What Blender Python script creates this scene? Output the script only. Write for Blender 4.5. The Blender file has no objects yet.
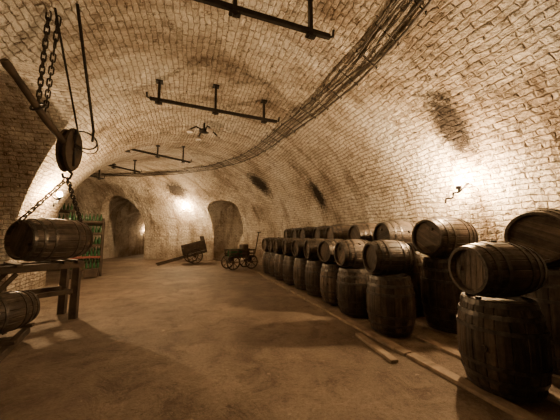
import bpy, bmesh, math, random
from mathutils import Vector, Matrix
random.seed(7)
D=bpy.data; S=bpy.context.scene; COL=S.collection
# ------------------------------------------------------------------ materials
def new_mat(name):
    m=D.materials.new(name); m.use_nodes=True
    nt=m.node_tree; b=nt.nodes['Principled BSDF']
    return m,nt,b
def N(nt,t,**kw):
    n=nt.nodes.new(t)
    for k,v in kw.items():
        if k in n.inputs.keys(): n.inputs[k].default_value=v
        else: setattr(n,k,v)
    return n
def ramp(nt,stops):
    r=nt.nodes.new('ShaderNodeValToRGB'); e=r.color_ramp.elements
    e[0].position=stops[0][0]; e[0].color=(*stops[0][1],1)
    e[1].position=stops[-1][0]; e[1].color=(*stops[-1][1],1)
    for p,c in stops[1:-1]:
        x=e.new(p); x.color=(*c,1)
    return r
def mixc(nt,a,b,fac,mode='MIX'):
    m=nt.nodes.new('ShaderNodeMix'); m.data_type='RGBA'; m.blend_type=mode
    for s,v in ((0,fac),(6,a),(7,b)):
        if isinstance(v,(int,float)): m.inputs[s].default_value=v
        elif isinstance(v,tuple): m.inputs[s].default_value=(*v,1)
        else: nt.links.new(v,m.inputs[s])
    return m.outputs[2]
def math_n(nt,op,a,b=None,c=None):
    m=nt.nodes.new('ShaderNodeMath'); m.operation=op
    for i,v in enumerate((a,b,c)):
        if v is None: continue
        if isinstance(v,(int,float)): m.inputs[i].default_value=v
        else: nt.links.new(v,m.inputs[i])
    return m.outputs[0]

SOOT=[((3.9,2.95,3.25),(.75,.3,.85)),((2.9,11.3,3.9),(.65,.5,1.1)),((-.9,16.0,4.0),(.8,.9,.9)),((4.15,8.1,2.9),(.5,.3,.75))]
def brick_mat(name):
    m,nt,b=new_mat(name); L=nt.links
    uv=N(nt,'ShaderNodeUVMap'); uv.uv_map='UVMap'
    geo=N(nt,'ShaderNodeNewGeometry')
    nz=N(nt,'ShaderNodeTexNoise',Scale=1.3,Detail=2.0); L.new(geo.outputs['Position'],nz.inputs['Vector'])
    nz2=N(nt,'ShaderNodeTexNoise',Scale=11.0,Detail=2.0); L.new(geo.outputs['Position'],nz2.inputs['Vector'])
    def off(n,amp):
        s=N(nt,'ShaderNodeVectorMath',operation='SUBTRACT'); L.new(n.outputs['Color'],s.inputs[0]); s.inputs[1].default_value=(.5,.5,.5)
        k=N(nt,'ShaderNodeVectorMath',operation='SCALE'); L.new(s.outputs[0],k.inputs[0]); k.inputs['Scale'].default_value=amp
        return k.outputs[0]
    a1=N(nt,'ShaderNodeVectorMath',operation='ADD'); L.new(uv.outputs[0],a1.inputs[0]); L.new(off(nz,.14),a1.inputs[1])
    a2=N(nt,'ShaderNodeVectorMath',operation='ADD'); L.new(a1.outputs[0],a2.inputs[0]); L.new(off(nz2,.06),a2.inputs[1])
    br=N(nt,'ShaderNodeTexBrick')
    br.inputs['Scale'].default_value=1.0
    br.inputs['Brick Width'].default_value=.27; br.inputs['Row Height'].default_value=.09
    br.inputs['Mortar Size'].default_value=.013; br.inputs['Mortar Smooth'].default_value=.8
    br.inputs['Color1'].default_value=(.88,.84,.77,1); br.inputs['Color2'].default_value=(.68,.63,.55,1)
    br.inputs['Mortar'].default_value=(.52,.46,.38,1); br.inputs['Bias'].default_value=-.35
    L.new(a2.outputs[0],br.inputs['Vector'])
    big=N(nt,'ShaderNodeTexNoise',Scale=.55,Detail=6.0,Roughness=.65); L.new(geo.outputs['Position'],big.inputs['Vector'])
    rb=ramp(nt,[(.38,(.36,.29,.22)),(.5,(.80,.75,.68)),(.62,(1,1,1))]); L.new(big.outputs[0],rb.inputs[0])
    c=mixc(nt,br.outputs['Color'],rb.outputs[0],.8,'MULTIPLY')
    sp=N(nt,'ShaderNodeTexNoise',Scale=9.0,Detail=6.0,Roughness=.75); L.new(geo.outputs['Position'],sp.inputs['Vector'])
    rs=ramp(nt,[(.36,(.2,.15,.11)),(.44,(1,1,1))]); L.new(sp.outputs[0],rs.inputs[0])
    c=mixc(nt,c,rs.outputs[0],.75,'MULTIPLY')
    ms=N(nt,'ShaderNodeMapping'); ms.inputs['Scale'].default_value=(2.6,.45,1); L.new(uv.outputs[0],ms.inputs[0])
    stn=N(nt,'ShaderNodeTexNoise',Scale=1.0,Detail=6.0,Roughness=.65); L.new(ms.outputs[0],stn.inputs['Vector'])
    rt=ramp(nt,[(.36,(.42,.34,.27)),(.5,(1,1,1))]); L.new(stn.outputs[0],rt.inputs[0])
    c=mixc(nt,c,rt.outputs[0],.65,'MULTIPLY')
    fl=N(nt,'ShaderNodeTexNoise',Scale=3.2,Detail=7.0,Roughness=.72); L.new(geo.outputs['Position'],fl.inputs['Vector'])
    rf=ramp(nt,[(.58,(0,0,0)),(.64,(1,1,1))]); L.new(fl.outputs[0],rf.inputs[0])
    fb=math_n(nt,'MULTIPLY',rf.outputs[0],.6)
    c=mixc(nt,c,(.30,.225,.16),fb)
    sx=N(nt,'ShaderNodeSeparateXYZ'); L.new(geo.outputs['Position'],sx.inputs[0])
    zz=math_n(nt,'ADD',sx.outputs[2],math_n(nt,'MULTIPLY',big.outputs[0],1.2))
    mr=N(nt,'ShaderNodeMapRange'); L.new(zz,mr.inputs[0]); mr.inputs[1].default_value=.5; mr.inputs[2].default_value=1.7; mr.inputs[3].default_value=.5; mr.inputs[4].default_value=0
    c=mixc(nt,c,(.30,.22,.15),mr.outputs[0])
    tot=None
    for cc,rr in SOOT:
        s=N(nt,'ShaderNodeVectorMath',operation='SUBTRACT'); L.new(geo.outputs['Position'],s.inputs[0]); s.inputs[1].default_value=cc
        d=N(nt,'ShaderNodeVectorMath',operation='DIVIDE'); L.new(s.outputs[0],d.inputs[0]); d.inputs[1].default_value=rr
        l=N(nt,'ShaderNodeVectorMath',operation='LENGTH'); L.new(d.outputs[0],l.inputs[0])
        q=math_n(nt,'ADD',l.outputs['Value'],math_n(nt,'MULTIPLY',math_n(nt,'SUBTRACT',sp.outputs[0],.5),1.6))
        mm=N(nt,'ShaderNodeMapRange'); L.new(q,mm.inputs[0]); mm.inputs[1].default_value=.55; mm.inputs[2].default_value=1.15; mm.inputs[3].default_value=.97; mm.inputs[4].default_value=0
        tot=mm.outputs[0] if tot is None else math_n(nt,'MAXIMUM',tot,mm.outputs[0])
    c=mixc(nt,c,(.02,.014,.01),tot)
    L.new(c,b.inputs['Base Color']); b.inputs['Roughness'].default_value=.9; b.inputs['Specular IOR Level'].default_value=.2
    ht=math_n(nt,'MULTIPLY',math_n(nt,'SUBTRACT',1.0,br.outputs['Fac']),1.0)
    sep=N(nt,'ShaderNodeRGBToBW'); L.new(br.outputs['Color'],sep.inputs[0])
    h=math_n(nt,'ADD',math_n(nt,'MULTIPLY',ht,.7),math_n(nt,'MULTIPLY',sep.outputs[0],2.2))
    n3=N(nt,'ShaderNodeTexNoise',Scale=8.0,Detail=6.0,Roughness=.65); L.new(geo.outputs['Position'],n3.inputs['Vector'])
    h=math_n(nt,'ADD',h,math_n(nt,'MULTIPLY',n3.outputs[0],2.4))
    h=math_n(nt,'SUBTRACT',h,math_n(nt,'MULTIPLY',rf.outputs[0],.5))
    n4=N(nt,'ShaderNodeTexNoise',Scale=2.0,Detail=3.0); L.new(geo.outputs['Position'],n4.inputs['Vector'])
    h=math_n(nt,'ADD',h,math_n(nt,'MULTIPLY',n4.outputs[0],3.2))
    bp=N(nt,'ShaderNodeBump',Strength=1.0,Distance=.065); L.new(h,bp.inputs['Height']); L.new(bp.outputs[0],b.inputs['Normal'])
    return m
def floor_mat():
    m,nt,b=new_mat('worn_concrete_floor'); L=nt.links
    geo=N(nt,'ShaderNodeNewGeometry')
    n1=N(nt,'ShaderNodeTexNoise',Scale=.5,Detail=9.0,Roughness=.7); L.new(geo.outputs['Position'],n1.inputs['Vector'])
    r1=ramp(nt,[(.32,(.10,.073,.052)),(.5,(.195,.15,.112)),(.66,(.30,.24,.18))]); L.new(n1.outputs[0],r1.inputs[0])
    n2=N(nt,'ShaderNodeTexNoise',Scale=28.0,Detail=6.0,Roughness=.8); L.new(geo.outputs['Position'],n2.inputs['Vector'])
    r2=ramp(nt,[(.35,(.4,.36,.32)),(.55,(1,1,1))]); L.new(n2.outputs[0],r2.inputs[0])
    c=mixc(nt,r1.outputs[0],r2.outputs[0],.65,'MULTIPLY')
    n5=N(nt,'ShaderNodeTexNoise',Scale=2.2,Detail=10.0,Roughness=.8,Distortion=.6); L.new(geo.outputs['Position'],n5.inputs['Vector'])
    r5=ramp(nt,[(.40,(.42,.36,.3)),(.50,(.9,.88,.85)),(.6,(1,1,1))]); L.new(n5.outputs[0],r5.inputs[0])
    c=mixc(nt,c,r5.outputs[0],.75,'MULTIPLY')
    v=N(nt,'ShaderNodeTexNoise',Scale=6.5,Detail=4.0,Roughness=.6); L.new(geo.outputs['Position'],v.inputs['Vector'])
    rv=ramp(nt,[(.66,(0,0,0)),(.72,(1,1,1))]); L.new(v.outputs[0],rv.inputs[0])
    c=mixc(nt,c,(.40,.34,.27),math_n(nt,'MULTIPLY',rv.outputs[0],.5))
    rw=ramp(nt,[(.28,(1,1,1)),(.34,(0,0,0))]); L.new(v.outputs[0],rw.inputs[0])
    c=mixc(nt,c,(.05,.037,.026),math_n(nt,'MULTIPLY',rw.outputs[0],.6))
    L.new(c,b.inputs['Base Color'])
    b.inputs['Roughness'].default_value=.65; b.inputs['Specular IOR Level'].default_value=.35
    h=math_n(nt,'ADD',math_n(nt,'MULTIPLY',n2.outputs[0],.35),math_n(nt,'MULTIPLY',n5.outputs[0],1.8))
    bp=N(nt,'ShaderNodeBump',Strength=.9,Distance=.035); L.new(h,bp.inputs['Height']); L.new(bp.outputs[0],b.inputs['Normal'])
    return m
def wood_mat(name,c1,c2,axis=(14,14,1.2),rough=.6,stave=False):
    m,nt,b=new_mat(name); L=nt.links
    tc=N(nt,'ShaderNodeTexCoord'); mp=N(nt,'ShaderNodeMapping'); mp.inputs['Scale'].default_value=axis
    L.new(tc.outputs['Object'],mp.inputs[0])
    n=N(nt,'ShaderNodeTexNoise',Scale=1.6,Detail=8.0,Roughness=.65,Distortion=.4); L.new(mp.outputs[0],n.inputs['Vector'])
    r=ramp(nt,[(.3,c1),(.68,c2)]); L.new(n.outputs[0],r.inputs[0]); c=r.outputs[0]
    if stave:
        at=N(nt,'ShaderNodeAttribute'); at.attribute_name='stave'
        oi=N(nt,'ShaderNodeObjectInfo')
        mr=N(nt,'ShaderNodeMapRange'); L.new(at.outputs['Fac'],mr.inputs[0]); mr.inputs[3].default_value=.5; mr.inputs[4].default_value=1.25
        k=math_n(nt,'MULTIPLY',mr.outputs[0],math_n(nt,'MULTIPLY_ADD',oi.outputs['Random'],.6,.65))
        cb=N(nt,'ShaderNodeCombineXYZ'); [L.new(k,cb.inputs[i]) for i in range(3)]
        c=mixc(nt,c,cb.outputs[0],1.0,'MULTIPLY')
        n2=N(nt,'ShaderNodeTexNoise',Scale=5.0,Detail=6.0,Roughness=.7); L.new(tc.outputs['Object'],n2.inputs['Vector'])
        r2=ramp(nt,[(.38,(.22,.2,.18)),(.6,(1,1,1))]); L.new(n2.outputs[0],r2.inputs[0])
        c=mixc(nt,c,r2.outputs[0],.8,'MULTIPLY')
        g=N(nt,'ShaderNodeNewGeometry'); sz=N(nt,'ShaderNodeSeparateXYZ'); L.new(g.outputs['Normal'],sz.inputs[0])
        du=N(nt,'ShaderNodeMapRange'); L.new(math_n(nt,'ADD',sz.outputs[2],math_n(nt,'MULTIPLY',math_n(nt,'SUBTRACT',n2.outputs[0],.5),1.4)),du.inputs[0])
        du.inputs[1].default_value=.5; du.inputs[2].default_value=1.2; du.inputs[3].default_value=0; du.inputs[4].default_value=.28
        c=mixc(nt,c,(.30,.26,.21),du.outputs[0])
    L.new(c,b.inputs['Base Color']); b.inputs['Roughness'].default_value=rough; b.inputs['Specular IOR Level'].default_value=.3
    bp=N(nt,'ShaderNodeBump',Strength=.6,Distance=.012); L.new(n.outputs[0],bp.inputs['Height']); L.new(bp.outputs[0],b.inputs['Normal'])
    return m
def plain(name,col,rough=.5,metal=0,noise=.5):
    m,nt,b=new_mat(name); L=nt.links
    tc=N(nt,'ShaderNodeTexCoord'); n=N(nt,'ShaderNodeTexNoise',Scale=18.0,Detail=5.0); L.new(tc.outputs['Object'],n.inputs['Vector'])
    r=ramp(nt,[(.35,tuple(x*noise for x in col)),(.65,col)]); L.new(n.outputs[0],r.inputs[0])
    L.new(r.outputs[0],b.inputs['Base Color']); b.inputs['Roughness'].default_value=rough; b.inputs['Metallic'].default_value=metal
    return m
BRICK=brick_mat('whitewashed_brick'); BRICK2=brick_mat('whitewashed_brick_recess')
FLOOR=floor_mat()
STAVE=wood_mat('barrel_oak',(.032,.024,.018),(.125,.092,.067),(16,16,1.0),.55,True)
HEAD=wood_mat('barrel_head_oak',(.045,.033,.024),(.165,.125,.09),(1.5,22,5),.6,True)
HOOP=plain('hoop_iron',(.065,.056,.048),.4,.45,.4)
OAK=wood_mat('old_timber',(.022,.016,.011),(.08,.056,.038),(3,3,3),.75)
PALE=wood_mat('pale_plank',(.11,.083,.058),(.29,.225,.165),(3,3,3),.75)
IRON=plain('dark_iron',(.022,.017,.014),.55,.4,.5)
WIRE=plain('conduit_sheath',(.06,.046,.035),.55,.1,.4)
RUST=plain('rusty_chain',(.035,.025,.018),.6,.4,.5)
GREEN=plain('green_bottle_glass',(.03,.10,.04),.08,0,.7)
RED=plain('red_crate_paint',(.20,.045,.028),.6,0,.6)
PORC=plain('lamp_porcelain',(.35,.3,.25),.4,0,.8)
def bulb_mat(name,st):
    m,nt,b=new_mat(name); b.inputs['Emission Color'].default_value=(1,.65,.33,1); b.inputs['Emission Strength'].default_value=st
    b.inputs['Base Color'].default_value=(1,.8,.5,1)
    return m
# ------------------------------------------------------------------ mesh builder
class B:
    def __init__(s,mats): s.bm=bmesh.new(); s.mats=mats
    def mi(s,m): return s.mats.index(m)
    def box(s,c,size,m,M=None,taper=1.0):
        x,y,z=[k/2 for k in size]; M=M or Matrix.Identity(4)
        bv=min(x,y,z)*.18
        r=bmesh.ops.create_cube(s.bm,size=1.0)
        for v in r['verts']:
            k=taper if v.co.z>0 else 1
            v.co=M@(Vector(c)+Vector((v.co.x*2*x*k,v.co.y*2*y*k,v.co.z*2*z)))
        fs=set(f for v in r['verts'] for f in v.link_faces); es=set(e for v in r['verts'] for e in v.link_edges)
        for f in fs: f.material_index=s.mi(m)
        bmesh.ops.bevel(s.bm,geom=list(es),offset=bv,segments=1,affect='EDGES',material=-1)
    def beam(s,p0,p1,w,h,m,up=Vector((0,0,1))):
        p0=Vector(p0);p1=Vector(p1); t=(p1-p0); L=t.length; t.normalize()
        if abs(t.dot(up))>.98: up=Vector((0,1,0))
        x=t.cross(up).normalized(); z=x.cross(t)
        M=Matrix((x,t,z)).transposed().to_4x4(); M.translation=(p0+p1)/2
        s.box((0,0,0),(w,L,h),m,M)
    def tube(s,pts,r,m,n=8,closed=False,cap=True):
        pts=[Vector(p) for p in pts]; k=len(pts); rings=[]
        rs=r if isinstance(r,(list,tuple)) else [r]*k
        pn=None
        for i,p in enumerate(pts):
            if closed: t=pts[(i+1)%k]-pts[i-1]
            else: t=pts[min(i+1,k-1)]-pts[max(i-1,0)]
            t.normalize()
            if pn is None:
                a=Vector((0,0,1)) if abs(t.z)<.9 else Vector((1,0,0))
                pn=(a-t*a.dot(t)).normalized()
            else: pn=(pn-t*pn.dot(t)).normalized()
            bn=t.cross(pn)
            rings.append([s.bm.verts.new(p+(pn*math.cos(2*math.pi*j/n)+bn*math.sin(2*math.pi*j/n))*rs[i]) for j in range(n)])
        for i in range(k if closed else k-1):
            a=rings[i]; b=rings[(i+1)%k]
            for j in range(n):
                f=s.bm.faces.new((a[j],a[(j+1)%n],b[(j+1)%n],b[j])); f.material_index=s.mi(m); f.smooth=True
        if not closed and cap:
            for q in (rings[0][::-1],rings[-1]):
                f=s.bm.faces.new(q); f.material_index=s.mi(m)
    def lathe(s,prof,m,n=12,M=None):
        M=M or Matrix.Identity(4); rings=[]
        for r,z in prof:
            rings.append([s.bm.verts.new(M@Vector((r*math.cos(2*math.pi*j/n),r*math.sin(2*math.pi*j/n),z))) for j in range(n)])
        for a,b in zip(rings,rings[1:]):
            for j in range(n):
                f=s.bm.faces.new((a[j],a[(j+1)%n],b[(j+1)%n],b[j])); f.material_index=s.mi(m); f.smooth=True
        for q in (rings[0][::-1],rings[-1]):
            f=s.bm.faces.new(q); f.material_index=s.mi(m)
    def ring(s,c,R,r,m,axis=(0,0,1),n=24,k=6):
        z=Vector(axis).normalized(); a=Vector((1,0,0)) if abs(z.x)<.9 else Vector((0,1,0)); x=z.cross(a).normalized(); y=z.cross(x)
        s.tube([Vector(c)+x*R*math.cos(2*math.pi*i/n)+y*R*math.sin(2*math.pi*i/n) for i in range(n)],r,m,k,True)
    def wheel(s,c,R,axis,m,iron,spokes=8,w=.05):
        z=Vector(axis).normalized(); c=Vector(c); a=Vector((0,0,1)); x=z.cross(a).normalized(); y=z.cross(x)
        s.ring(c,R-.03,.032,m,axis,28,6); s.ring(c,R-.008,.012,iron,axis,28,6)
        for i in range(spokes):
            an=2*math.pi*i/spokes; dd=x*math.cos(an)+y*math.sin(an)
            s.tube([c+dd*.04,c+dd*(R-.03)],.016,m,6)
        s.tube([c-z*.07,c-z*.04,c+z*.04,c+z*.07],[.035,.06,.06,.035],m,12)
    def chain(s,p0,p1,m,pitch=.085,r=.011,w=.026,sag=0):
        p0=Vector(p0);p1=Vector(p1); L=(p1-p0).length; n=max(1,round(L/pitch))
        def P(t): return p0.lerp(p1,t)-Vector((0,0,sag*4*t*(1-t)))
        for i in range(n):
            a=P(i/n); b=P((i+1)/n); t=(b-a).normalized(); c=(a+b)/2
            h=Vector((0,0,1)) if abs(t.z)<.8 else Vector((1,0,0))
            x=t.cross(h).normalized(); y=t.cross(x)
            sd=x if i%2 else y
            hl=pitch*.42; q=[]
            for j in range(5):
                an=math.pi*j/4; q.append(c+t*(hl+w*math.sin(an))+sd*w*math.cos(an))
            for j in range(5):
                an=math.pi*j/4; q.append(c-t*(hl+w*math.sin(an))-sd*w*math.cos(an))
            s.tube(q,r,m,5,True)
    def done(s,name,M=None,parent=None):
        me=D.meshes.new(name); bmesh.ops.recalc_face_normals(s.bm,faces=s.bm.faces); s.bm.to_mesh(me); s.bm.free()
        for m in s.mats: me.materials.append(m)
        o=D.objects.new(name,me); COL.objects.link(o)
        if M is not None: o.matrix_world=M
        if parent: o.parent=parent
        return o
# ------------------------------------------------------------------ cellar shell
CX,CY,RC,X0,W,ZS,HV=-7.3,8.0,7.85,.55,4.15,1.2,3.7
PHI_END=math.radians(104)
def pos(s,d,z):
    if s<=CY: return Vector((X0+d,s,z))
    ph=(s-CY)/RC; return Vector((CX+(RC+d)*math.cos(ph),CY+(RC+d)*math.sin(ph),z))
def inv(p):
    if p[1]<=CY: return p[1],p[0]-X0
    ph=math.atan2(p[1]-CY,p[0]-CX); return CY+10*ph, math.hypot(p[0]-CX,p[1]-CY)-RC
def ceil_z(x,y):
    d=inv((x,y))[1]; return ZS+HV*math.sqrt(max(0,1-(d/W)**2))
NT=60
tab=[0.0]
for i in range(1,201):
    a0=math.pi/2*(i-1)/200;a1=math.pi/2*i/200
    tab.append(tab[-1]+math.hypot(W*(math.cos(a1)-math.cos(a0)),HV*(math.sin(a1)-math.sin(a0))))
def arcl(d,z):
    if z<=ZS: return z
    t=math.atan2((z-ZS)/HV,abs(d)/W); return ZS+tab[min(200,int(round(t/(math.pi/2)*200)))]
prof=[(W,-.3),(W,.3),(W,.8)]+[(W*math.cos(math.pi*i/NT),ZS+HV*math.sin(math.pi*i/NT)) for i in range(NT+1)]+[(-W,.8),(-W,.3),(-W,-.3)]
st=[-5+i*.5 for i in range(26)]
na=52
st+=[CY+RC*PHI_END*i/na for i in range(na+1)]
bm=bmesh.new(); rings=[[bm.verts.new(pos(s,d,z)) for d,z in prof] for s in st]
k=len(prof)
for a,b in zip(rings,rings[1:]):
    for j in range(k):
        f=bm.faces.new((a[j],a[(j+1)%k],b[(j+1)%k],b[j])); f.material_index=0
f=bm.faces.new(rings[0]); f.material_index=2
f=bm.faces.new(rings[-1][::-1]); f.material_index=2
bmesh.ops.recalc_face_normals(bm,faces=bm.faces)
me=D.meshes.new('shell'); bm.to_mesh(me); bm.free()
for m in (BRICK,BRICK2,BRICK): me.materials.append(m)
shell=D.objects.new('shell',me); COL.objects.link(shell)
def dirv(deg): return Vector((math.cos(math.radians(deg)),math.sin(math.radians(deg)),0))
RECS=[]
def rec(o,ang,hw,zs,zt,a,b): RECS.append((Vector(o),ang,hw,zs,zt,a,b))
rec((CX,CY,0),38,1.2,3.0,3.5,10.3,12.8)      # niche right
rec((CX,CY,0),74.5,1.35,2.2,4.0,9.5,13.4)    # far passage, outer bay
rec((CX,CY,0),74.5,1.0,1.9,3.2,13.0,20.0)    # far passage, inner tunnel
rec((X0,5.2,0),180,1.95,1.6,4.15,2.0,6.6)    # left side bay
cutters=[]
for (o,ang,hw,zs,zt,a,b) in RECS:
    ax=dirv(ang); sd=Vector((-ax.y,ax.x,0)); pr=[(hw,-.2),(hw,.6)]+[(hw*math.cos(math.pi*i/24),zs+(zt-zs)*math.sin(math.pi*i/24)) for i in range(25)]+[(-hw,.6),(-hw,-.2)]
    bm=bmesh.new(); ra=[bm.verts.new(o+ax*a+sd*u+Vector((0,0,z))) for u,z in pr]; rb_=[bm.verts.new(o+ax*b+sd*u+Vector((0,0,z))) for u,z in pr]; n=len(pr)
    for j in range(n): f=bm.faces.new((ra[j],ra[(j+1)%n],rb_[(j+1)%n],rb_[j])); f.material_index=1
    bm.faces.new(ra).material_index=1; bm.faces.new(rb_[::-1]).material_index=1
    bmesh.ops.recalc_face_normals(bm,faces=bm.faces)
    me=D.meshes.new('cut'); bm.to_mesh(me); bm.free()
    for m in (BRICK,BRICK2,BRICK): me.materials.append(m)
    c=D.objects.new('cut',me); COL.objects.link(c); cutters.append(c)
    md=shell.modifiers.new('b','BOOLEAN'); md.operation='UNION'; md.solver='EXACT'; md.object=c
dg=bpy.context.evaluated_depsgraph_get(); dg.update()
me=D.meshes.new_from_object(shell.evaluated_get(dg))
for c in cutters: D.objects.remove(c)
D.objects.remove(shell)
uvl=me.uv_layers.new(name='UVMap') if 'UVMap' not in me.uv_layers else me.uv_layers['UVMap']
cat=[]
for p in me.polygons:
    c=p.center; s,d=inv(c); nrm=p.normal; zmid=c.z
    isrec=(me.materials[p.material_index].name==BRICK2.name)
    if abs(nrm.z)>.95 and c.z<0: cat.append(None)
    elif isrec: cat.append('wall_right' if d>0 else 'wall_left')
    elif c.y<-4.95: cat.append('wall_back')
    elif s>CY+10*PHI_END-.02: cat.append('wall_end')
    elif zmid>2.7: cat.append('ceiling')
    else: cat.append('wall_right' if d>0 else 'wall_left')
    R=None
    if isrec:
        best=1e9
        for q in RECS:
            o,ang,hw,zs,zt,a,b=q; ax=dirv(ang); sd=Vector((-ax.y,ax.x,0)); r=c-o; t=r.dot(ax);u=r.dot(sd)
            e=abs(u/hw)+ (0 if a-.1<t<b+.1 else 50)
            if e<best: best=e;R=q
    for li in p.loop_indices:
        v=me.vertices[me.loops[li].vertex_index].co
        if isrec:
            o,ang,hw,zs,zt,a,b=R; ax=dirv(ang); sd=Vector((-ax.y,ax.x,0)); r=v-o; t=r.dot(ax);u=r.dot(sd)
            if abs(nrm.dot(ax))>.9: uv=(u,v.z)
            elif v.z<=zs: uv=(t,v.z)
            else:
                an=math.atan2((v.z-zs)/(zt-zs),abs(u)/hw); uv=(t,zs+an*(hw+zt-zs)/2)
        elif cat[-1] in('wall_back','wall_end'): uv=(v.x+v.y,v.z)
        else:
            s2,d2=inv(v); uv=(s2,arcl(d2,v.z))
        uvl.data[li].uv=uv
me.flip_normals()
for p in me.polygons: p.use_smooth=True
try: me.set_sharp_from_angle(angle=math.radians(28))
except Exception as e: print(e)
def ceilcat(cn):
    m2=me.copy(); bm=bmesh.new(); bm.from_mesh(m2); bm.faces.ensure_lookup_table()
    dl=[f for f in bm.faces if cat[f.index]!=cn]
    bmesh.ops.delete(bm,geom=dl,context='FACES'); bm.to_mesh(m2); bm.free(); m2.name=cn
    o=D.objects.new(cn,m2); COL.objects.link(o)
for cn in('wall_right','wall_left','wall_back','wall_end','ceiling'): ceilcat(cn)
bm=bmesh.new(); g=bmesh.ops.create_grid(bm,x_segments=40,y_segments=40,size=1)
for v in bm.verts: v.co=Vector((-5.5+v.co.x*13,11+v.co.y*18,0))
mf=D.meshes.new('floor'); bm.to_mesh(mf); bm.free(); mf.materials.append(FLOOR)
COL.objects.link(D.objects.new('floor',mf))
# ------------------------------------------------------------------ barrels
def barrel_mesh(name,H,R,re,nst=22,seed=0):
    rnd=random.Random(seed); bm=bmesh.new(); NZ=14; ang=[];sid=[]
    wds=[rnd.uniform(.8,1.25) for _ in range(nst)]; tw=sum(wds); a=0
    for i,w in enumerate(wds):
        da=w/tw*2*math.pi
        ang+=[(a+da*.02,-.007),(a+da*.09,0),(a+da*.5,.001),(a+da*.91,0)]; sid+=[i]*4; a+=da
    tone=[rnd.random() for _ in range(nst)]
    st_l=bm.faces.layers.float.new('stave')
    def rad(t): return re+(R-re)*(1-abs(2*t-1)**2.1)
    def ringv(r,z,gr=True): return [bm.verts.new(((r+(g if gr else 0))*math.cos(an),(r+(g if gr else 0))*math.sin(an),z)) for an,g in ang]
    n=len(ang); rs=[ringv(rad(i/NZ),H*i/NZ-H/2) for i in range(NZ+1)]
    def skin(a,b,mi,sm=True):
        for j in range(n):
            f=bm.faces.new((a[j],a[(j+1)%n],b[(j+1)%n],b[j])); f.material_index=mi; f[st_l]=tone[sid[j]]; f.smooth=False
    for a_,b_ in zip(rs,rs[1:]): skin(a_,b_,0)
    rd=.05
    for sgn,outer in((1,rs[-1]),(-1,rs[0])):
        z=sgn*H/2; i1=ringv(re-.022,z,False); i2=ringv(re-.028,z-sgn*rd,False)
        if sgn>0: skin(outer,i1,0); skin(i1,i2,0)
        else: skin(i1,outer,0); skin(i2,i1,0)
        rr=re-.028; npk=6; zz=z-sgn*rd
        edges=[-rr+2*rr*i/npk for i in range(npk+1)]
        for i in range(npk):
            y0=edges[i]+.004;y1=edges[i+1]-.004; pts=[]
            for kk in range(9):
                y=y0+(y1-y0)*kk/8; pts.append((math.sqrt(max(0,(rr)**2-y*y)),y))
            poly=pts+[(-x,y) for x,y in pts[::-1]]
            q=[]
            for x,y in poly:
                if not q or (Vector(q[-1])-Vector((x,y))).length>1e-4: q.append((x,y))
            vs=[bm.verts.new((x,y,zz)) for x,y in q]
            if sgn<0: vs=vs[::-1]
            f=bm.faces.new(vs); f.material_index=1; f[st_l]=rnd.random()
        vs=[bm.verts.new((rr*math.cos(2*math.pi*i/32),rr*math.sin(2*math.pi*i/32),zz-sgn*.008)) for i in range(32)]
        f=bm.faces.new(vs if sgn>0 else vs[::-1]); f.material_index=2
        for (bx,by,br) in ((0,-rr*.62,.028),):
            r_=bmesh.ops.create_cone(bm,cap_ends=True,segments=12,radius1=br,radius2=br*.9,depth=.03,matrix=Matrix.Translation((bx,by,zz+sgn*.01)))
            for f in set(f for v in r_['verts'] for f in v.link_faces): f.material_index=0; f[st_l]=.2
    M_=48
    for t,wd in((.035,.045),(.16,.04),(.31,.036),(.69,.036),(.84,.04),(.965,.045)):
        h=wd/H/2; rr=[]
        for tt,e in((t-h,-.004),(t-h,.008),(t+h,.008),(t+h,-.004)):
            r0=rad(max(0,min(1,tt)))+e; rr.append([bm.verts.new((r0*math.cos(2*math.pi*i/M_),r0*math.sin(2*math.pi*i/M_),tt*H-H/2)) for i in range(M_)])
        for a_,b_ in zip(rr,rr[1:]):
            for j in range(M_):
                f=bm.faces.new((a_[j],a_[(j+1)%M_],b_[(j+1)%M_],b_[j])); f.material_index=2
    bmm=Matrix.Translation((R+.004,0,0))@Matrix.Rotation(math.pi/2,4,'Y')
    r_=bmesh.ops.create_cone(bm,cap_ends=True,segments=12,radius1=.03,radius2=.026,depth=.03,matrix=bmm)
    for f in set(f for v in r_['verts'] for f in v.link_faces): f.material_index=0; f[st_l]=.1
    me=D.meshes.new(name); bm.to_mesh(me); bm.free()
    for m in(STAVE,HEAD,HOOP): me.materials.append(m)
    return me
BH=.84; KR=.275
BIG=[barrel_mesh('barrel_big_%d'%i,BH,.36,.29,22,i) for i in range(2)]
TALL=[barrel_mesh('barrel_tall_%d'%i,1.10,.40,.325,24,5+i) for i in range(2)]
KEG=[barrel_mesh('keg_%d'%i,.66,KR,.225,18,10+i) for i in range(3)]
MID=[barrel_mesh('keg_mid_%d'%i,.80,.335,.275,20,20+i) for i in range(2)]
HANG=barrel_mesh('barrel_hanging',1.0,.365,.30,22,33)
def standing(me,x,y,z,H):
    o=D.objects.new('wooden_barrel',me); COL.objects.link(o)
    o.matrix_world=Matrix.Translation((x,y,z+H/2+.001))@Matrix.Rotation(random.uniform(0,6.28),4,'Z')
def lying(me,x,y,z,R,yaw=0,name='wooden_barrel',spin=None):
    o=D.objects.new(name,me); COL.objects.link(o)
    o.matrix_world=Matrix.Translation((x,y,z+R+.007))@Matrix.Rotation(yaw,4,'Z')@Matrix.Rotation(math.pi/2,4,'Y')@Matrix.Rotation(random.uniform(0,6.28) if spin is None else spin,4,'Z')
    return o
RH=.04
front=[(3.02,1.0),(2.98,1.86),(3.04,3.45),(3.08,4.42),(3.1,5.25),(3.1,6.05),(3.1,6.85),(3.1,7.65),(3.1,8.5),(3.1,9.3),(3.08,10.1)]
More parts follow.
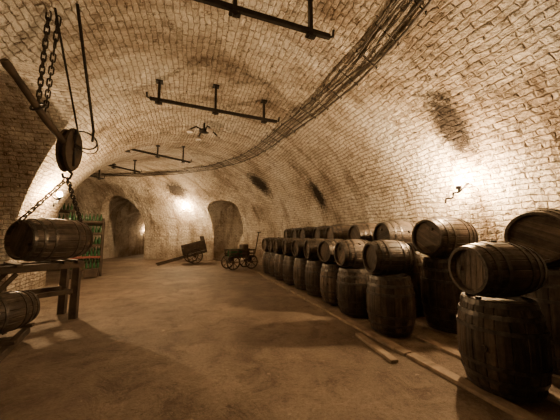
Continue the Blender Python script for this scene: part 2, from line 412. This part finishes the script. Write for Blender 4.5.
for i,(x,y) in enumerate(front):
    jx=random.uniform(-.05,.05) if i>2 else 0
    standing(BIG[i%2],x+jx,y,RH,BH)
    lying(KEG[i%3],x-.01+jx,y+random.uniform(-.03,.03),RH+BH,KR,random.uniform(-.16,.16)+(-.04 if i<3 else 0))
back=[.85,1.86,3.22,4.2,5.2,6.2,7.15,8.1,9.0,9.9]
for i,y in enumerate(back):
    standing(TALL[i%2],4.02,y,RH,1.10)
    lying(MID[i%2],4.0+random.uniform(-.06,.04),y+random.uniform(-.04,.04),RH+1.10,.335,random.uniform(-.14,.14))
b=B([PALE])
for x in(2.66,3.22,3.8,4.24):
    y=.3
    while y<10.6:
        L=random.uniform(2.2,3.2); y1=min(y+L,10.6)
        b.beam((x+random.uniform(-.015,.015),y,RH/2),(x+random.uniform(-.015,.015),y1-.03,RH/2),.13,RH-.002,PALE); y=y1
b.done('barrel_rails')
b=B([PALE]); b.beam((2.34,2.62,.02),(2.46,3.5,.02),.1,.04,PALE); b.done('loose_plank')
# ------------------------------------------------------------------ ceiling conduit bundle
def cpt(s,d,off=.05):
    t=math.acos(d/W); n=Vector((math.cos(t)/W,0,math.sin(t)/HV)).normalized()
    dd=d-n.x*off; z=ZS+HV*math.sin(t)-n.z*off
    return pos(s,dd,z)
ctrl=[(-4.8,1.2),(0,1.45),(1.2,1.65),(2.1,1.83),(3.4,1.95),(5,1.9),(7,1.7),(9,1.5),(11,1.25),(13,1.0),(15,.8),(18,.6),(21,.5)]
def cd(s):
    for (a,x),(c,y) in zip(ctrl,ctrl[1:]):
        if a<=s<=c: return x+(y-x)*(s-a)/(c-a)
    return ctrl[-1][1]
b=B([WIRE,RUST])
for off,r in((0,.016),(.07,.009),(.14,.010),(.22,.009),(.31,.020)):
    b.tube([cpt(-4.8+i*.35,cd(-4.8+i*.35)+off+.008*math.sin(i*1.7+off*30),.04+.012*math.sin(i*1.1+off*17)) for i in range(73)],r,WIRE,6)
for i in range(48):
    s=-4.5+i*.52
    b.tube([cpt(s,cd(s)-.04,.028),cpt(s,cd(s)+.15,.028),cpt(s,cd(s)+.35,.028)],.008,RUST,5)
    for e in(-.04,.35): b.tube([cpt(s,cd(s)+e,-.03),cpt(s,cd(s)+e,.06)],.01,RUST,5)
b.done('conduit_bundle')
# ------------------------------------------------------------------ iron hanger bars
def hanger(c0,c1,z):
    b=B([IRON]); p0=Vector((*c0,z)); p1=Vector((*c1,z)); dd=(p1-p0).normalized()
    b.beam(p0,p1,.05,.07,IRON)
    for t in(.06,.47,.88):
        p=p0.lerp(p1,t); cz=ceil_z(p.x,p.y)+.0
        b.beam((p.x,p.y,z-.1),(p.x,p.y,cz),.05,.05,IRON)
        b.box((p.x,p.y,cz-.035),(.14,.14,.03),IRON)
        b.beam(p-dd*.07+Vector((0,0,-.07)),p+dd*.07+Vector((0,0,-.07)),.07,.03,IRON)
    b.tube([p1+Vector((0,0,0)),p1+dd*.05+Vector((0,0,.02)),p1+dd*.06+Vector((0,0,.12))],.02,IRON,6)
    b.tube([p0+Vector((0,0,0)),p0-dd*.05+Vector((0,0,.02)),p0-dd*.06+Vector((0,0,.12))],.02,IRON,6)
    b.done('iron_hanger_bar')
hanger((-.75,2.9),(1.75,2.95),4.25)
hanger((-.87,5.65),(1.93,5.85),4.3)
hanger((-2.1,9.2),(-.1,10.3),4.3)
hanger((-3.6,10.8),(-2.1,12.2),4.2)
hanger((-4.9,12.6),(-3.9,13.9),4.15)
b=B([IRON,PORC]); c=Vector((.3,7.9,4.6)); cz=ceil_z(.3,7.9)
b.tube([c,(c.x,c.y,cz)],.03,IRON,8); b.lathe([(.03,-.02),(.14,.01),(.15,.07),(.04,.12)],IRON,14,Matrix.Translation(c))
for a in(20,110,200,290):
    v=dirv(a); b.tube([c+Vector((0,0,.06)),c+v*.25+Vector((0,0,.12)),c+v*.42+Vector((0,0,.0))],.024,IRON,6)
    b.lathe([(.03,.0),(.10,-.06),(.09,-.10)],PORC,10,Matrix.Translation(c+v*.42))
b.done('ceiling_lamp_fitting')
# ------------------------------------------------------------------ wall lamps
def wall_lamp(p,n,st,off):
    p=Vector(p); n=Vector(n).normalized(); side=Vector((-n.y,n.x,0)).normalized()
    b=B([IRON,PORC])
    back=p-n*(off-.01)-Vector((0,0,.12)); h=Vector((n.x,n.y,0)).normalized()
    b.tube([back,back+h*.04,p+Vector((0,0,-.17)),p+Vector((0,0,-.15)),p+Vector((0,0,-.06))],.018,IRON,7)
    b.lathe([(.035,-.12),(.045,-.1),(.045,-.06),(.03,-.05)],IRON,12,Matrix.Translation(p))
    b.tube([p+Vector((0,0,-.17)),p-side*.1+Vector((0,0,-.17)),p-side*.11+Vector((0,0,-.25)),p-side*.24+Vector((0,0,-.25)),p-side*.25+Vector((0,0,-.33))],.017,IRON,6)
    o=b.done('wall_lamp')
    bm=bmesh.new(); bmesh.ops.create_icosphere(bm,subdivisions=2,radius=.055)
    for v in bm.verts: v.co.z*=1.2
    for f in bm.faces: f.smooth=True
    me=D.meshes.new('bulb'); bm.to_mesh(me); bm.free(); me.materials.append(bulb_mat('bulb_glow',st))
    bo=D.objects.new('bulb',me); COL.objects.link(bo); bo.parent=o; bo.location=p
def lamp_on(s,sgn,z,st,off=.16):
    d=W*math.sqrt(1-((z-ZS)/HV)**2)*sgn
    nx,nz=-abs(d)/W**2*sgn,-(z-ZS)/HV**2; l=math.hypot(nx,nz); nx/=l;nz/=l
    q=pos(s,d,z); p=pos(s,d+nx*off,z+nz*off); wall_lamp(p,(p-q),st,off)
lamp_on(3.05,1,2.50,6200,.28)
ph=math.atan2(16.6-8,-.45+7.3); lamp_on(CY+RC*ph,1,3.35,6200,.25)
lamp_on(7.72,-1,2.62,4800,.25)
lamp_on(-2.6,1,2.5,600,.25)
lamp_on(-1.5,-1,2.5,600,.25)
ax=dirv(74.5); sd=Vector((-ax.y,ax.x,0)); o_=Vector((CX,CY,0))
wall_lamp(o_+ax*17.0+sd*.8+Vector((0,0,2.0)),-sd,900,.18)  # added light source to brighten the far passage, no known fixture there
# ------------------------------------------------------------------ barrel hoist
b=B([IRON,RUST,OAK])
A=Vector((-2.19,3.93,3.59)); P=Vector((-1.88,4.96,2.88)); Bm=A.lerp(P,.42)
b.tube([A-Vector((.01,.05,-.03)),A,A.lerp(P,.1),A.lerp(P,.55)-Vector((0,0,.03)),A.lerp(P,.95)],[.045,.055,.042,.05,.045],OAK,10)
def up(p): return Vector((p.x,p.y,ceil_z(p.x,p.y)-.005))
T1=up(Vector((-1.75,3.75,0))); T2=up(Vector((-1.45,3.7,0)))
b.chain(T1,Bm+Vector((0,0,.05)),RUST,.085,.010,.024)
b.chain(T1+Vector((.08,.05,0)),Bm+Vector((.02,.15,-.0)),RUST,.085,.010,.024,.05)
b.ring(Bm+Vector((0,0,.0)),.085,.016,IRON,(P-A),16,6)
b.tube([T2,Vector((-1.54,4.85,3.2)),Vector((-1.58,4.95,3.05))],.02,IRON,8)
b.tube([T1+Vector((.1,-.1,0)),Vector((-1.75,4.88,3.12))],.014,IRON,8)
ax=Vector((.75,-.45,0)).normalized()
for sgn in(-1,1):
    M=Matrix.Translation(P+ax*sgn*.07)@ax.to_track_quat('Z','Y').to_matrix().to_4x4()
    n=20; vs0=[];vs1=[]
    for i in range(n):
        a=2*math.pi*i/n; u=.36*math.cos(a); v=.15*math.sin(a)
        vs0.append(b.bm.verts.new(M@Vector((v,u,-.022)))); vs1.append(b.bm.verts.new(M@Vector((v*.92,u*.95,.022))))
    for i in range(n): b.bm.faces.new((vs0[i],vs0[(i+1)%n],vs1[(i+1)%n],vs1[i])).material_index=2
    b.bm.faces.new(vs0[::-1]).material_index=2; b.bm.faces.new(vs1).material_index=2
b.tube([P-ax*.13,P+ax*.13],.03,IRON,10)
b.tube([P-ax*.04,P-ax*.02,P+ax*.02,P+ax*.04],[.15,.12,.12,.15],IRON,20)
b.tube([P+ax*.1+Vector((0,0,-.28)),P+ax*.1+Vector((0,0,.33)),P-ax*.1+Vector((0,0,.33)),P-ax*.1+Vector((0,0,-.28))],.018,IRON,6)
b.ring(P+Vector((.18,.05,.2)),.17,.012,IRON,(.5,-.8,.35),22,6)
b.ring(P+Vector((.2,.05,.16)),.19,.009,IRON,(.7,-.6,.2),22,6)
H0=P+Vector((0,0,-.33)); b.tube([H0+Vector((0,0,.05)),H0,H0+Vector((.06,.0,-.06)),H0+Vector((.03,0,-.14)),H0+Vector((-.06,0,-.12)),H0+Vector((-.07,0,-.06))],.02,IRON,7)
HC=Vector((-2.25,5.58,1.44)); yaw=math.radians(58); ad=Vector((math.cos(yaw),math.sin(yaw),0))
K=H0+Vector((0,0,-.14))
for sg in(-1,1):
    e=HC+ad*sg*.49+Vector((0,0,.31))
    b.chain(K,e,RUST,.085,.011,.026)
    b.tube([e+Vector((0,0,.02)),e+ad*sg*.03,e+ad*sg*.05-Vector((0,0,.03)),e+ad*sg*.03-Vector((0,0,.06))],.014,IRON,6)
b.done('barrel_hoist')
o=lying(HANG,HC.x,HC.y,HC.z-.372,.365,yaw,'hanging_barrel',.4)
# ------------------------------------------------------------------ stillage
b=B([OAK]); R3=Matrix.Translation((HC.x-.28,HC.y+.2,0))@Matrix.Rotation(math.radians(38),4,'Z')
def bb(p0,p1,w,h): b.beam(R3@Vector(p0),R3@Vector(p1),w,h,OAK)
top=1.03
for y in(-.27,.27):
    bb((-.75,y,top-.06),(.6,y,top-.06),.1,.12)
    for x in(-.65,.5): bb((x,y,0.002),(x,y,top-.12),.11,.11)
    bb((-.65,y,.5),(.5,y,.5),.07,.08)
    bb((-.6,y,.5),(-.3,y,.9),.06,.06)
for x in(-.65,-.3,.3,.5): bb((x,-.4,top+.002),(x,.4,top+.002),.08,.045)
for x in(-.65,.5): bb((x,-.27,.45),(x,.27,.45),.06,.08)
b.done('barrel_stillage')
b=B([OAK,PALE])
for dx in(0,.42):
    b.beam((-2.53+dx,4.1,.05),(-2.77+dx,5.25,.05),.09,.1,OAK)
for t in(.3,.95):
    p=Vector((-2.53,4.1,.125)).lerp(Vector((-2.77,5.25,.125)),t); b.beam(p+Vector((-.08,0,0)),p+Vector((.5,.03,0)),.08,.05,OAK)
b.done('keg_skid')
lying(KEG[1],-2.45,4.8,.15,KR,math.radians(64),'small_keg')
# ------------------------------------------------------------------ bottle racks
def bottle(b,M):
    b.lathe([(.036,0),(.04,.01),(.04,.19),(.034,.225),(.016,.26),(.014,.31),(.017,.315),(.016,.33)],GREEN,9,M)
def rack(loc,yaw,w,tiers,dep=.5,h0=.25,dz=.44,red=False):
    b=B([OAK,GREEN,RED])
    H=h0+dz*(tiers-1)+.15
    for x in(-w/2,w/2):
        for y in(-dep/2,dep/2): b.box((x,y,H/2+.001),(.07,.07,H),OAK)
        for t in range(tiers): b.box((x,0,h0+dz*t-.05),(.05,dep,.06),OAK)
    for t in range(tiers):
        z=h0+dz*t; b.box((0,0,z-.015),(w,dep,.03),OAK); b.box((0,-dep/2-.02,z+.03),(w,.025,.07),RED if red and t==1 else OAK)
        nx=int(w/.115)
        for i in range(nx):
            for j in range(3):
                if random.random()<.12: continue
                bottle(b,Matrix.Translation((-w/2+.08+i*(w-.16)/(nx-1),-dep/2+.1+j*.14,z+.001))@Matrix.Rotation(random.uniform(-.05,.05),4,'X'))
    if red:
        for i in range(2): b.box((-.25+i*.5,-dep/2-.25,.16),(.42,.3,.3),OAK)
    b.done('bottle_rack',Matrix.Translation(loc)@Matrix.Rotation(yaw,4,'Z'))
rack((-3.75,11.7,0),math.radians(18),1.1,5,red=True)
rack((-5.0,12.3,0),math.radians(22),1.2,6)
rack((-4.6,14.6,0),math.radians(15),1.3,5)
# ------------------------------------------------------------------ carts
b=B([OAK,IRON,GREEN])
for x in(-.45,.45):
    for y in(-.33,.33): b.wheel((x,y,.32),.32,(0,1,0),OAK,IRON,8)
    b.tube([(x,-.33,.32),(x,.33,.32)],.022,IRON,8)
    b.box((x,0,.44),(.1,.5,.14),OAK)
b.box((0,0,.54),(1.3,.55,.06),OAK)
for y in(-.26,.26):
    for x in(-.6,-.2,.2,.6): b.box((x,y,.72),(.05,.04,.32),OAK)
    b.box((0,y,.86),(1.3,.03,.07),OAK); b.box((0,y,.7),(1.3,.03,.06),OAK)
for i in range(7):
    for j in range(3): bottle(b,Matrix.Translation((-.5+i*.13,-.15+j*.15,.571)))
b.tube([(.6,0,.45),(.8,0,.7),(1.0,0,1.7)],.028,OAK,8); b.tube([(1.0,-.2,1.68),(1.0,.2,1.68)],.024,OAK,8)
b.box((.2,0,.84),(.3,.4,.54),OAK)
b.done('hand_wagon',Matrix.Translation((2.2,12.1,.002))@Matrix.Rotation(math.radians(15),4,'Z'))
b=B([OAK,IRON])
for y in(-.48,.48): b.wheel((0,y,.42),.42,(0,1,0),OAK,IRON,10)
b.tube([(0,-.48,.42),(0,.48,.42)],.03,IRON,8)
Mt=Matrix.Translation((0,0,.5))@Matrix.Rotation(math.radians(-14),4,'Y')
b.box((.1,0,.05),(1.1,.75,.05),OAK,Mt)
for y in(-.38,.38):
    b.box((.1,y,.35),(1.15,.04,.5),OAK,Mt)
    b.beam(Mt@Vector((.6,y*.9,-.02)),Mt@Vector((-1.9,y*.9,-.02)),.07,.08,OAK)
for x in(.66,-.46): b.box((x,0,.4 if x>0 else .25),(.04,.8,.9 if x>0 else .4),OAK,Mt)
b.box((-1.1,0,-.02),(.06,.7,.06),OAK,Mt)
b.done('hand_cart',Matrix.Translation((.2,15.4,.002))@Matrix.Rotation(math.radians(12),4,'Z'))
# ------------------------------------------------------------------ world + camera
w=D.worlds.new('cellar_world'); S.world=w; w.use_nodes=True
w.node_tree.nodes['Background'].inputs[0].default_value=(.05,.03,.015,1); w.node_tree.nodes['Background'].inputs[1].default_value=.3
th=math.radians(19); p_=math.radians(5.7)
F=Vector((math.sin(th)*math.cos(p_),math.cos(th)*math.cos(p_),math.sin(p_))); Rv=Vector((math.cos(th),-math.sin(th),0)); U=Rv.cross(F)
M=Matrix((Rv,U,-F)).transposed().to_4x4(); M.translation=(0,0,1.5)
cam=D.cameras.new('camera'); co=D.objects.new('camera',cam); COL.objects.link(co); co.matrix_world=M
cam.lens=36*260/560; cam.sensor_width=36; cam.clip_start=.05
S.camera=co
